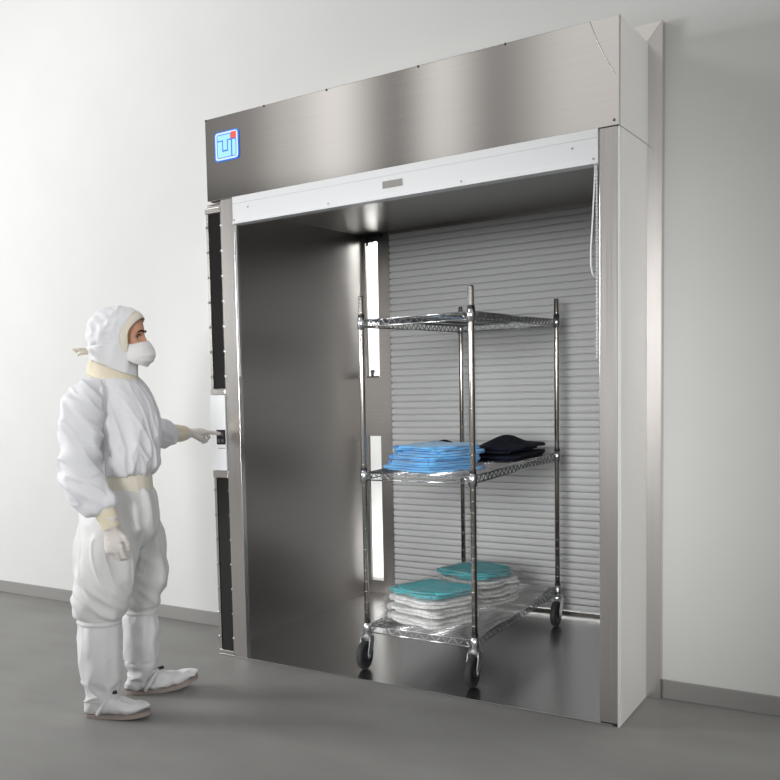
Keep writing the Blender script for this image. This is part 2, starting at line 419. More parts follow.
def shelf_frame():
    bm = bmesh.new(); r = .0034; h = .016
    for z in (h, -h):
        for a, b in (((0, 0), (CW, 0)), ((0, CD), (CW, CD)), ((0, 0), (0, CD)), ((CW, 0), (CW, CD))):
            d = Vector((b[0] - a[0], b[1] - a[1], 0)).normalized() * .015
            add_tube(bm, [Vector((*a, z)) + d, Vector((*b, z)) - d], r, 8)
    for a, b, n in (((0, 0), (CW, 0), 9), ((0, CD), (CW, CD), 9), ((0, 0), (0, CD), 22), ((CW, 0), (CW, CD), 22)):
        L_ = Vector((b[0] - a[0], b[1] - a[1], 0)); e = L_.normalized(); st = Vector((*a, 0)) + e * .02; L_ = L_ - e * .04
        pts = [st + L_ * (i / (2 * n)) + Vector((0, 0, h if i % 2 else -h)) for i in range(2 * n + 1)]
        add_tube(bm, pts, .0026, 6)
    return bm
def shelf_deck():
    bm = bmesh.new(); k = 50
    for i in range(1, k):
        y = CD * i / k; add_tube(bm, [(0, y, .0165), (CW, y, .0165)], .0025, 6)
    for x in (.13, CW / 2, CW - .13):
        add_tube(bm, [(x, 0, .0105), (x, CD, .0105)], .0032, 6)
    return bm
sh0 = obj('shelf', shelf_frame(), M['chrome'], ct, smooth=True); sh0.location = (0, 0, SH[0])
dk0 = obj('wire_deck', shelf_deck(), M['chrome'], sh0, smooth=True)
for z in SH[1:]:
    s_ = sh0.copy(); s_.parent = ct; s_.location = (0, 0, z); C.objects.link(s_)
    d_ = dk0.copy(); d_.parent = s_; C.objects.link(d_)

def caster(x, y):
    bm = bmesh.new(); zc, yc, r = .069, y - .034, .068
    add_lathe(bm, [(.010, .172), (.010, .160)], (x, y, 0), 'z', 14)
    add_lathe(bm, [(.022, .166), (.028, .160), (.028, .150), (.020, .146)], (x, y, 0), 'z', 20)
    for s in (-1, 1):
        xx = x + s * .0235
        poly = [(y + .022, .150), (y - .022, .152), (yc - .014, zc + .012), (yc - .012, zc - .012), (yc + .012, zc - .012), (y + .012, .110)]
        A = [bm.verts.new((xx - .0022, u, v)) for u, v in poly]; B = [bm.verts.new((xx + .0022, u, v)) for u, v in poly]
        bm.faces.new(A); bm.faces.new(B[::-1])
        for k in range(len(poly)): bm.faces.new((A[k], A[(k + 1) % len(poly)], B[(k + 1) % len(poly)], B[k]))
    add_box(bm, x - .0255, x + .0255, y - .023, y + .023, .147, .152)
    add_lathe(bm, [(.007, -.029), (.007, .029)], (x, yc, zc), 'x', 12)
    f = obj('caster', bm, M['zinc'], ct, bevel=.0008)
    bm = bmesh.new()
    add_lathe(bm, [(.044, -.013), (.058, -.0150), (.065, -.0125), (r, -.006), (r, .006), (.065, .0125), (.058, .0150), (.044, .013)], (x, yc, zc), 'x', 40)
    w = obj('wheel', bm, M['rubber'], f, smooth=True)
    bm = bmesh.new(); add_lathe(bm, [(.008, -.019), (.020, -.018), (.024, -.0102), (.044, -.0102), (.044, .0135), (.024, .0135), (.020, .018), (.008, .019)], (x, yc, zc), 'x', 28)
    obj('hub', bm, M['hub'], f, smooth=False)
for x, y in corners: caster(x, y)

# ------------------------------------------------------------------ folded garments
def folded(w, d, h, seed, nl=2, amp=.006, sag=0, mound=0):
    """a garment folded flat: nl cloth layers joined by a rounded fold along the -x edge, soft and creased; base at z 0"""
    bm = bmesh.new(); nx, ny = 30, 24; t = h / nl * .88
    for l in range(nl):
        rw = w * (1 - .035 * ((l * 7 + seed) % 3)); rd = d * (1 - .03 * ((l * 5 + seed) % 3)); ox = -w / 2; oy = (d - rd) * .5 * (((l + seed) % 2) * 2 - 1)
        zb = l * h / nl
        grids = []
        for side in (0, 1):
            g = []
            for i in range(nx + 1):
                u = .5 - .5 * cos(PI * i / nx); row = []
                for j in range(ny + 1):
                    v = .5 - .5 * cos(PI * j / ny)
                    x = ox + rw * u; y = -rd / 2 + rd * v + oy
                    e = min(1, min(min(u, 1 - u) * w, min(v, 1 - v) * d) / (t * .75))           # rounded edge
                    ee = math.sqrt(max(0, 1 - (1 - e) ** 2))
                    nz = noise.noise(Vector((x * 9 + seed * 3.1, y * 9 - seed, l * 3.0))) * amp + noise.noise(Vector((x * 26 + seed, y * 26, l * 5.0))) * amp * .35
                    xj = noise.noise(Vector((y * 11 + seed * 2, l * 2.3, u > .5))) * .030 * abs(2 * u - 1)
                    yj = noise.noise(Vector((x * 11 + seed * 5, l * 1.7, v > .5))) * .030 * abs(2 * v - 1)
                    cn = (abs(2 * u - 1) * abs(2 * v - 1)) ** 5 * .03; xj -= cn * (1 if u > .5 else -1); yj -= cn * (1 if v > .5 else -1)
                    mid = zb + t / 2
                    z = mid + (t / 2 * ee + (nz if l == nl - 1 else nz * .3) * e) * (1 if side else -1) * (1 if side or l else .9)
                    if side == 0: z = max(z, .0005)
                    z += mound * math.exp(-((u - .42) / .30) ** 2 - ((v - .5) / .33) ** 2) * (l + side) / nl
                    z -= sag * (max(0, u - .65) ** 2) * 2 * (zb / max(h, .01))
                    row.append(bm.verts.new((x + xj, y + yj, max(z, .0005))))
                g.append(row)
            grids.append(g)
        for side, g in enumerate(grids):
            for i in range(nx):
                for j in range(ny):
                    f = (g[i][j], g[i + 1][j], g[i + 1][j + 1], g[i][j + 1]); bm.faces.new(f if side else f[::-1])
        lo, hi = grids
        for i in range(nx):
            bm.faces.new((lo[i][0], lo[i + 1][0], hi[i + 1][0], hi[i][0])); bm.faces.new((lo[i + 1][ny], lo[i][ny], hi[i][ny], hi[i + 1][ny]))
        for j in range(ny):
            bm.faces.new((lo[0][j + 1], lo[0][j], hi[0][j], hi[0][j + 1])); bm.faces.new((lo[nx][j], lo[nx][j + 1], hi[nx][j + 1], hi[nx][j]))
    # the rounded fold that joins the layers at the -x edge
    if nl > 1:
        k = 10; rows = []
        for i in range(k + 1):
            a = PI / 2 + PI * i / k; R_ = h / 2 - .001
            rows.append([bm.verts.new((-w / 2 + .008 + R_ * .9 * cos(a) + noise.noise(Vector((v * 3, seed, 0))) * .004, (-.47 + .94 * v / 16) * d * .94, h / 2 + R_ * sin(a))) for v in range(17)])
        for r0, r1 in zip(rows, rows[1:]):
            for v in range(16): bm.faces.new((r0[v], r0[v + 1], r1[v + 1], r1[v]))
    return bm

def bag_bm(w, d, h, seed):
    """crumpled clear bag around a garment: shell with a loose flap beyond its edges"""
    bm = bmesh.new(); nx, ny = 34, 30; gs = []
    for side in (0, 1):
        g = []
        for i in range(nx + 1):
            row = []
            for j in range(ny + 1):
                u, v = i / nx * 2 - 1, j / ny * 2 - 1
                x, y = u * (w / 2 + .03), v * (d / 2 + .03)
                cov = max(0, 1 - max(0, (abs(x) - w / 2 + .012) / .036)) * max(0, 1 - max(0, (abs(y) - d / 2 + .012) / .036))
                cov = cov ** .6
                cr = ridge(Vector((x, y, side)), (15, 15, 4), seed) * .005 + ridge(Vector((x, y, side)), (38, 38, 4), seed + 3) * .003
                e = min(1, min(1 - abs(u), 1 - abs(v)) * 12)
                if side: z = min(.004 + cov * (h + .001) + cr * e, h + .009)
                else: z = .0012
                x += noise.noise(Vector((y * 14, seed, side))) * .014 * abs(u) ** 3; y += noise.noise(Vector((x * 14, seed + 9, side))) * .014 * abs(v) ** 3
                lift = noise.noise(Vector((x * 8, y * 8, seed))) * .016 * max(abs(u), abs(v)) ** 8
                row.append(bm.verts.new((x, y, min(max(z + max(lift, 0), .001), h + .009))))
            g.append(row)
        gs.append(g)
    g = gs[1]
    for i in range(nx):
        for j in range(ny): bm.faces.new((g[i][j], g[i + 1][j], g[i + 1][j + 1], g[i][j + 1]))
    for row in gs[0]:
        for v in row: bm.verts.remove(v)
    return bm

def garment(name, label, group, m, loc, rz, w, d, h, seed, nl=2, amp=.006, bag=False, tilt=(0, 0), sag=0, mound=0):
    o = obj(name, folded(w, d, h, seed, nl, amp, sag, mound), m, None, smooth=True, recalc=False)
    o.location = loc; o.rotation_euler = (tilt[0], tilt[1], rz)
    o['label'] = label; o['category'] = 'garment'; o['group'] = group
    if bag:
        b = obj('plastic_bag', bag_bm(w, d, h, seed), M['bag'], o, smooth=True, recalc=False); b['label'] = 'crumpled clear plastic bag'
    return o

ST = .006 + SH[1] + .0195        # top of the middle shelf wires
SB = .006 + SH[0] + .0195
bl = ['light blue folded garment lying lowest on the middle shelf of the cart',
      'second light blue folded garment from the bottom of the blue stack',
      'third light blue folded garment from the bottom, in the middle of the blue stack',
      'light blue folded garment next below the top of the blue stack',
      'topmost light blue folded garment of the stack on the middle shelf']
bo = [(.81, .445, -.48), (.825, .44, -.40), (.815, .45, -.55), (.835, .455, -.44), (.825, .46, -.36)]
for i in range(5):
    x, y, r = bo[i]
    garment('folded_garment', bl[i], 'light blue folded garments on the middle shelf', M['blue'], (x, y, ST + .0232 * i), r, .34 - .012 * (i % 2) - .008 * i, .38 - .014 * i, .0225, 3 + i, 2, .006 if i == 4 else .002, mound=.006 if i == 4 else 0)
nv = [('navy folded garment lying flat behind the light blue stack', (.69, .91, ST), .04, .21, .40, .066, 21, .045),
      ('navy folded garment at the cart\'s rear right corner, lower of two', (.955, 1.075, ST), -.04, .24, .52, .034, 23, .004),
      ('navy folded garment with a rumpled top, uppermost of the navy ones', (.945, 1.06, ST + .042), -.07, .23, .48, .030, 26, .052)]
for l, loc, r, w, d, h, sd, mo in nv:
    garment('folded_garment', l, 'navy folded garments on the middle shelf', M['navy'], loc, r, w, d, h, sd, 2, .005, mound=mo)

hw = .034
front = [('white bagged garment lying lowest in the front stack on the bottom shelf', .81, .435, -.36, M['linen']),
         ('white bagged garment second from the bottom of the front stack', .80, .44, -.30, M['linen']),
         ('white bagged garment right under the front teal one', .805, .435, -.40, M['linen']),
         ('teal bagged garment on top of the front stack on the bottom shelf', .795, .44, -.33, M['teal'])]
rear = [('white bagged garment lying lowest in the rear stack on the bottom shelf', .82, .965, -.25, M['linen']),
        ('white bagged garment second from the bottom of the rear stack', .83, .97, -.20, M['linen']),
        ('white bagged garment right under the rear teal one', .82, .965, -.28, M['linen']),
        ('teal bagged garment on top of the rear stack, behind the cart\'s front post', .81, .975, -.30, M['teal'])]
for stack, sd in ((front, 40), (rear, 60)):
    for i, (l, x, y, r, m) in enumerate(stack):
        top = i == 3
        garment('bagged_garment', l, 'bagged garments on the bottom shelf', m, (x, y, SB + (hw + .0105) * i), r, .32 - .01 * i, .36 - .012 * i, hw * (.8 if top else 1), sd + i * 3, 3 if top else 2, .004, bag=True)

# ------------------------------------------------------------------ person in cleanroom dress
ps = empty('person', 'person in white cleanroom suit, hood and mask pressing the wall keypad', 'person', (-.04, -.87, 0), rad(40.1))
YAW = rad(-14)

# head profile, in a frame with the eyes at height 0 and the face towards +x
EYE = 1.606; HX, HY = .036, 0; HYAW = rad(-13)
HM = Matrix.Translation((HX, HY, EYE)) @ Matrix.Rotation(HYAW, 4, 'Z')
def head_pt(a, z):
    """skull and face surface: angle a about the vertical from the face, height z"""
    fr = [(-.125, .045), (-.115, .074), (-.095, .088), (-.07, .090), (-.05, .090), (-.03, .088), (0, .083), (.025, .090), (.05, .088), (.075, .076), (.10, .052), (.118, .012)]
    bk = [(-.125, .050), (-.115, .052), (-.095, .058), (-.07, .068), (-.05, .080), (-.03, .092), (0, .104), (.025, .108), (.05, .105), (.075, .092), (.10, .065), (.118, .012)]
    wd = [(-.125, .040), (-.115, .048), (-.095, .056), (-.07, .062), (-.05, .066), (-.03, .069), (0, .072), (.025, .074), (.05, .073), (.075, .064), (.10, .045), (.118, .010)]
    def ip(tb):
        for (z0, v0), (z1, v1) in zip(tb, tb[1:]):
            if z <= z1:
                t = (z - z0) / (z1 - z0); t = max(0, min(1, t)); return v0 + (v1 - v0) * t
        return tb[-1][1]
    c, s = cos(a), sin(a)
    x = (ip(fr) if c > 0 else ip(bk)) * (abs(c) ** .85) * (1 if c > 0 else -1); y = ip(wd) * s
    A = math.degrees(a); A = A - 360 if A > 180 else A
    if c > 0:
        nose = math.exp(-(A / 11) ** 2) * (.020 * math.exp(-((z + .040) / .016) ** 2) + .012 * math.exp(-((z + .018) / .020) ** 2) + .006 * math.exp(-(z / .02) ** 2))
        lips = .006 * math.exp(-(A / 22) ** 2) * math.exp(-((z + .073) / .009) ** 2)
        sock = -.012 * math.exp(-((abs(A) - 27) / 12) ** 2) * math.exp(-((z + .002) / .012) ** 2)
        brow = .005 * math.exp(-((abs(A) - 26) / 18) ** 2) * math.exp(-((z - .020) / .008) ** 2)
        cheek = .004 * math.exp(-((abs(A) - 42) / 14) ** 2) * math.exp(-((z + .035) / .02) ** 2)
        x += nose + lips + sock + brow + cheek
    return Vector((x, y, z))
bm = bmesh.new(); rows = []
for i in range(72):
    z = -.125 + .243 * i / 71
    rows.append([bm.verts.new(HM @ head_pt(2 * PI * k / 72, z)) for k in range(72)])
for r0, r1 in zip(rows, rows[1:]):
    for k in range(72): bm.faces.new((r0[k], r0[(k + 1) % 72], r1[(k + 1) % 72], r1[k]))
bm.faces.new(rows[0][::-1]); bm.faces.new(rows[-1])
for s in (-1, 1):   # ears
    bmesh.ops.create_uvsphere(bm, u_segments=12, v_segments=8, radius=1, matrix=HM @ Matrix.Translation((-.012, s * .074, -.012)) @ Matrix.Diagonal((.017, .009, .030, 1)))
# neck, trunk, limbs under the suit
add_loft(bm, [(.0, 0, 1.52, .052, .052), (-.01, 0, 1.45, .056, .058), (-.015, 0, 1.41, .075, .11), (-.015, 0, 1.34, .10, .155), (-.01, 0, 1.22, .11, .15), (-.01, 0, 1.08, .10, .135), (-.01, 0, .96, .105, .14), (-.012, 0, .86, .115, .15), (-.012, 0, .80, .10, .14)], yaw=YAW, n=32)
add_loft(bm, [(-.05, -.07, .84, .085, .085), (-.085, -.10, .62, .075, .075), (-.108, -.11, .46, .055, .055), (-.115, -.11, .30, .052, .052), (-.115, -.112, .12, .036, .036), (-.115, -.112, .06, .034, .034)], n=20)
add_loft(bm, [(.03, .07, .84, .085, .085), (.058, .12, .62, .075, .075), (.062, .15, .46, .055, .055), (.058, .17, .30, .052, .052), (.055, .18, .12, .036, .036), (.055, .18, .06, .034, .034)], n=20)
add_loft(bm, [(-.10, -.14, 1.37, .05, .05), (-.15, -.21, 1.24, .045, .045), (-.15, -.26, 1.03, .038, .038), (-.085, -.29, .93, .033, .033), (-.052, -.302, .87, .024, .024), (-.042, -.306, .825, .014, .014)], horizontal=False, n=16)
add_loft(bm, [(-.0, .15, 1.37, .05, .05), (.06, .31, 1.27, .045, .045), (.13, .43, 1.18, .038, .038), (.24, .53, 1.163, .034, .034), (.305, .59, 1.158, .024, .024), (.335, .606, 1.157, .014, .014)], horizontal=False, n=16)
for (hx, hy), (tx, ty), tz in (((-.15, -.10), (.015, -.142), .042), ((.01, .18), (.21, .222), .052)):
    add_loft(bm, [(hx, hy, .045, .03, .03), (hx + .25 * (tx - hx), hy + .25 * (ty - hy), .05, .034, .034), (hx + .6 * (tx - hx), hy + .6 * (ty - hy), .046, .020, .030), (tx, ty, tz, .010, .020)], horizontal=False, n=14)
body = obj('body', bm, M['skin'], ps); skin_over(body, .0042, 2); body['label'] = 'brown-skinned face with dark eyes'
for s in (-1, 1):
    ep = head_pt(rad(27) * s, -.001) * 1.0
    bm = bmesh.new(); bmesh.ops.create_uvsphere(bm, u_segments=16, v_segments=12, radius=.0125, matrix=HM @ Matrix.Translation((ep.x - .0075, s * .0325, -.001)))
    e = obj('eye', bm, M['eye'], body, smooth=True)
    bm = bmesh.new(); bmesh.ops.create_uvsphere(bm, u_segments=14, v_segments=10, radius=.0072, matrix=HM @ Matrix.Translation((ep.x - .0005, s * .0325 + s * .0005, -.001)))
    obj('iris', bm, M['iris'], e, smooth=True)
    bm = bmesh.new()
    add_tube(bm, [HM @ (head_pt(rad(an) * s, zz) + Vector((.003, s * .001, 0))) for an, zz in ((11, .018), (20, .023), (31, .024), (42, .017))], [.0028, .0045, .0042, .002], 8)
    obj('eyebrow', bm, M['hair'], body, smooth=True)
    bm = bmesh.new()
    add_tube(bm, [HM @ (head_pt(rad(an) * s, zz) + Vector((.0045, s * .001, 0))) for an, zz in ((17, .002), (24, .0085), (32, .008), (39, .001))], [.0015, .0022, .0022, .0012], 8)
    obj('eyelash', bm, M['hair'], body, smooth=True)

# hood: bulging shell around the head with a face opening, knit band at its edge
def hood_r(d):
    """distance from head centre (eye height -.005) to the hood in direction d (head frame)"""
    ax, ay, az = (.110 if d.x > 0 else .156), .098, (.127 if d.z > 0 else .118)
    q = 2.5 if d.x < 0 else 2.15
    return (abs(d.x / ax) ** q + abs(d.y / ay) ** q + abs(d.z / az) ** q) ** (-1 / q)
def hood_strip(a0, a1, na, off, wr):
    bm = bmesh.new(); n = 72; rows = []
    for i in range(na + 1):
        t = i / na; row = []
        for k in range(n):
            p = 2 * PI * k / n
            cu, sv = cos(p), sin(p)          # cu up, sv sideways
            eu = 42 if cu > 0 else 84        # half height of the opening up / down in degrees
            es = 69
            e0 = 1 / math.sqrt((cu / eu) ** 2 + (sv / es) ** 2)
            ang = rad((e0 + a0) + (180 - e0 - a0) * t if a1 is None else e0 + a0 + (a1 - a0) * t)
            d = Vector((cos(ang), sin(ang) * sv, sin(ang) * cu))
            r = hood_r(d) + off
            if wr:
                f = min(1, t * 3); r += f * (.010 * (ridge(d, (2.4, 3, 4.5), 1.7) - .5) + .002 * noise.noise(d * 9))
            row.append(bm.verts.new(HM @ (d * r + Vector((-.004, 0, .004)))))
        rows.append(row)
    for r0, r1 in zip(rows, rows[1:]):
        for k in range(n): bm.faces.new((r0[k], r0[(k + 1) % n], r1[(k + 1) % n], r1[k]))
    return bm
bm = hood_strip(14, None, 44, 0, True)
hood = obj('hood', bm, M['hood'], ps, smooth=True); hood.modifiers.new('t', 'SOLIDIFY').thickness = .003; bake(hood)
bm = hood_strip(-4, 13, 6, .004, False)
ht = obj('hood_band', bm, M['cream_pale'], hood, smooth=True); t_ = ht.modifiers.new('t', 'SOLIDIFY'); t_.thickness = .004; bake(ht); ht['label'] = 'cream knit band around the face'
# neck skirt of the hood and its nape tie
bm = bmesh.new()
add_loft(bm, [(-.012, 0, 1.575, .112, .092), (-.012, 0, 1.53, .104, .091), (-.004, 0, 1.485, .094, .088), (-.004, 0, 1.425, .090, .094)], yaw=YAW, n=48, fold=lambda a, t: .03 * sin(9 * a + 4 * t) + .02 * sin(5 * a), caps=False)
nk = obj('neck_skirt', bm, M['hood'], hood, smooth=True); nk.modifiers.new('t', 'SOLIDIFY').thickness = .003; bake(nk)
bm = bmesh.new(); add_tube(bm, [(-.125, -.045, 1.555), (-.150, -.05, 1.562), (-.165, -.055, 1.556), (-.185, -.055, 1.566)], [.011, .007, .009, .003], 8)
add_tube(bm, [(-.120, -.05, 1.55), (-.145, -.06, 1.545), (-.160, -.065, 1.537)], [.012, .009, .005], 8)
obj('tie', bm, M['cream_pale'], hood, smooth=True)
# collar of the suit
bm = bmesh.new(); R_ = []
for i in range(9):
    t = i / 8; row = []
    for k in range(48):
        a = 2 * PI * k / 48; zz = 1.482 - .062 * t + (-.040 * cos(a)) ; rr = .101 + .020 * t + .006 * sin(PI * t)
        q = Matrix.Rotation(YAW, 3, 'Z') @ Vector((rr * cos(a) * .98, rr * sin(a) * 1.04, 0))
        row.append(bm.verts.new((q.x - .010, q.y, zz)))
    R_.append(row)
for r0, r1 in zip(R_, R_[1:]):
    for k in range(48): bm.faces.new((r0[k], r0[(k + 1) % 48], r1[(k + 1) % 48], r1[k]))
cl = obj('collar', bm, M['cream'], ps, smooth=True); cl.modifiers.new('t', 'SOLIDIFY').thickness = .005; bake(cl); cl['label'] = 'cream knit collar'

# mask: pointed dome over nose and mouth
bm = bmesh.new(); rows = []
for i in range(21):
    v = i / 20; row = []
    for k in range(41):
        u = k / 40 * 2 - 1; a = rad(70) * u
        zt = -.018 - .020 * abs(u) ** 1.3; zb = -.128 + .030 * abs(u) ** 2
        z = zt + (zb - zt) * v
        pr = spline([(.099,), (.114,), (.123,), (.126,), (.116,), (.092,)], v)[0]
        rr = 1 / math.sqrt((cos(a) / .094) ** 2 + (sin(a) / .079) ** 2)
        rr += (pr - .094) * max(0, 1 - abs(u) ** 1.7) + .006 + .005 * ridge(Vector((u, v, 0)), (2.2, 5, 1), 2) * (1 - abs(u))
        row.append(bm.verts.new(HM @ Vector((rr * cos(a), rr * sin(a), z))))
    rows.append(row)
for r0, r1 in zip(rows, rows[1:]):
    for k in range(40): bm.faces.new((r0[k], r0[k + 1], r1[k + 1], r1[k]))
mk = obj('face_mask', bm, M['mask'], ps, smooth=True); mk.modifiers.new('t', 'SOLIDIFY').thickness = .002; bake(mk); mk['label'] = 'white pouch face mask'

# suit top
def tfold(a, t): return .012 * sin(11 * a + 2.5 * t) * t + .008 * sin(17 * a - 3 * t) * t
bm = bmesh.new()
add_loft(bm, [(-.012, 0, 1.452, .082, .085), (-.015, 0, 1.425, .115, .135), (-.022, 0, 1.385, .155, .175), (-.022, 0, 1.33, .182, .195), (-.016, 0, 1.25, .190, .198), (-.010, 0, 1.16, .184, .19), (-.006, 0, 1.09, .172, .182), (-.004, 0, 1.050, .160, .172), (-.004, 0, 1.030, .142, .155), (-.004, 0, 1.036, .120, .135)], yaw=YAW, n=64, fold=tfold)
def sfold(a, t): return .05 * max(0, sin(26 * t + 2 * sin(a))) * (.3 + t) * .6
add_loft(bm, [(-.085, -.12, 1.375, .075, .075), (-.135, -.185, 1.325, .088, .088), (-.152, -.225, 1.24, .088, .088), (-.158, -.25, 1.13, .084, .084), (-.152, -.265, 1.035, .086, .084), (-.115, -.28, .968, .078, .076), (-.082, -.292, .925, .068, .068), (-.068, -.297, .905, .050, .050), (-.064, -.298, .900, .030, .030)], horizontal=False, n=36, fold=sfold)
add_loft(bm, [(-.02, .13, 1.37, .075, .075), (.02, .22, 1.335, .080, .080), (.065, .32, 1.26, .076, .076), (.115, .41, 1.19, .074, .074), (.165, .465, 1.172, .070, .070), (.215, .510, 1.166, .066, .066), (.242, .535, 1.163, .050, .050), (.247, .54, 1.163, .030, .030)], horizontal=False, n=36, fold=sfold)
top = obj('suit_top', bm, M['gown'], ps)
def crease(p, sc, seed): return max(0, ridge(p, sc, seed)) ** 5
def top_w(p):
    arm = p.x < -.06 and p.y < -.14 or p.y > .26
    if arm:
        q = Vector((p.x + p.z * .5, p.y, p.z + p.x * .6)); return .014 * (ridge(q, (7, 7, 13), 3) - .5) + .008 * crease(q, (9, 9, 15), 12) + .006 * noise.noise(p * 16)
    q = Vector((p.x, p.y, p.z))
    return (.016 * (ridge(q + Vector((p.z * .3, 0, 0)), (13, 13, 2.2), 5) - .5) + .009 * crease(q + Vector((p.z * .35, p.z * .2, 0)), (15, 15, 3), 21) + .004 * ridge(q, (26, 26, 5), 9)) * min(1, max(.25, (1.42 - p.z) * 4)) + .005 * noise.noise(p * 9)
skin_over(top, .0052, 4, top_w); top['label'] = 'white long-sleeved cleanroom top'
bm = bmesh.new(); pts = []
for i in range(12):
    z = 1.395 - .33 * i / 11; a = YAW - .10
    rr = spline([(.128,), (.165,), (.190,), (.197,), (.192,), (.178,), (.166,)], i / 11)[0]
    pts.append((-.014 + rr * cos(a), rr * sin(a), z))
add_tube(bm, pts, .0022, 6); obj('zip_flap', bm, M['gown'], top, smooth=True)

# waistband and trousers
bm = bmesh.new()
add_loft(bm, [(-.003, 0, 1.055, .128, .145), (-.003, 0, 1.02, .137, .155), (-.003, 0, .98, .139, .158), (-.003, 0, .945, .142, .160)], yaw=YAW, n=64, fold=lambda a, t: .012 * sin(23 * a) * t + .006 * sin(31 * a))
wb = obj('waistband', bm, M['cream_pale'], ps, smooth=True); wb['label'] = 'cream elastic waistband'
bm = bmesh.new()
pf = lambda a, t: .014 * sin(13 * a + 2 * t) + .008 * sin(21 * a)
add_loft(bm, [(-.003, 0, .968, .134, .152), (-.004, 0, .945, .152, .168), (-.008, 0, .88, .168, .182), (-.012, 0, .80, .165, .18), (-.012, 0, .73, .13, .14), (-.012, 0, .69, .07, .08)], yaw=YAW, n=64, fold=pf)
lf = lambda a, t: .03 * sin(3 * a + 5 * t) * (.3 + t)
add_loft(bm, [(-.035, -.055, .93, .105, .105), (-.055, -.080, .82, .128, .122), (-.075, -.095, .72, .134, .125), (-.090, -.105, .60, .128, .118), (-.105, -.11, .51, .120, .110), (-.112, -.11, .455, .112, .104), (-.114, -.11, .430, .098, .092), (-.114, -.11, .432, .07, .07)], n=44, fold=lf)
add_loft(bm, [(.02, .055, .93, .105, .105), (.038, .080, .82, .122, .120), (.055, .105, .72, .126, .120), (.066, .13, .60, .116, .110), (.068, .145, .50, .104, .098), (.064, .155, .435, .094, .09), (.061, .158, .410, .082, .080), (.061, .158, .412, .06, .06)], n=44, fold=lf)
tr = obj('trousers', bm, M['trouser'], ps)
skin_over(tr, .0055, 12, lambda p: .012 * (ridge(p + Vector((p.z * .15, 0, p.x * .6)), (11, 11, 2.6), 8) - .5) * min(1, max(0, (p.z - .45) * 5)) + .012 * (ridge(p + Vector((0, 0, p.x * .7)), (5, 5, 15), 4) - .5) * max(0, 1 - abs(p.z - .50) * 5) + .008 * crease(p + Vector((p.z * .2, 0, p.x * .5)), (13, 13, 4), 31) * min(1, max(0, (.93 - p.z) * 8)) + .005 * noise.noise(p * 14)); tr['label'] = 'white cleanroom trousers'

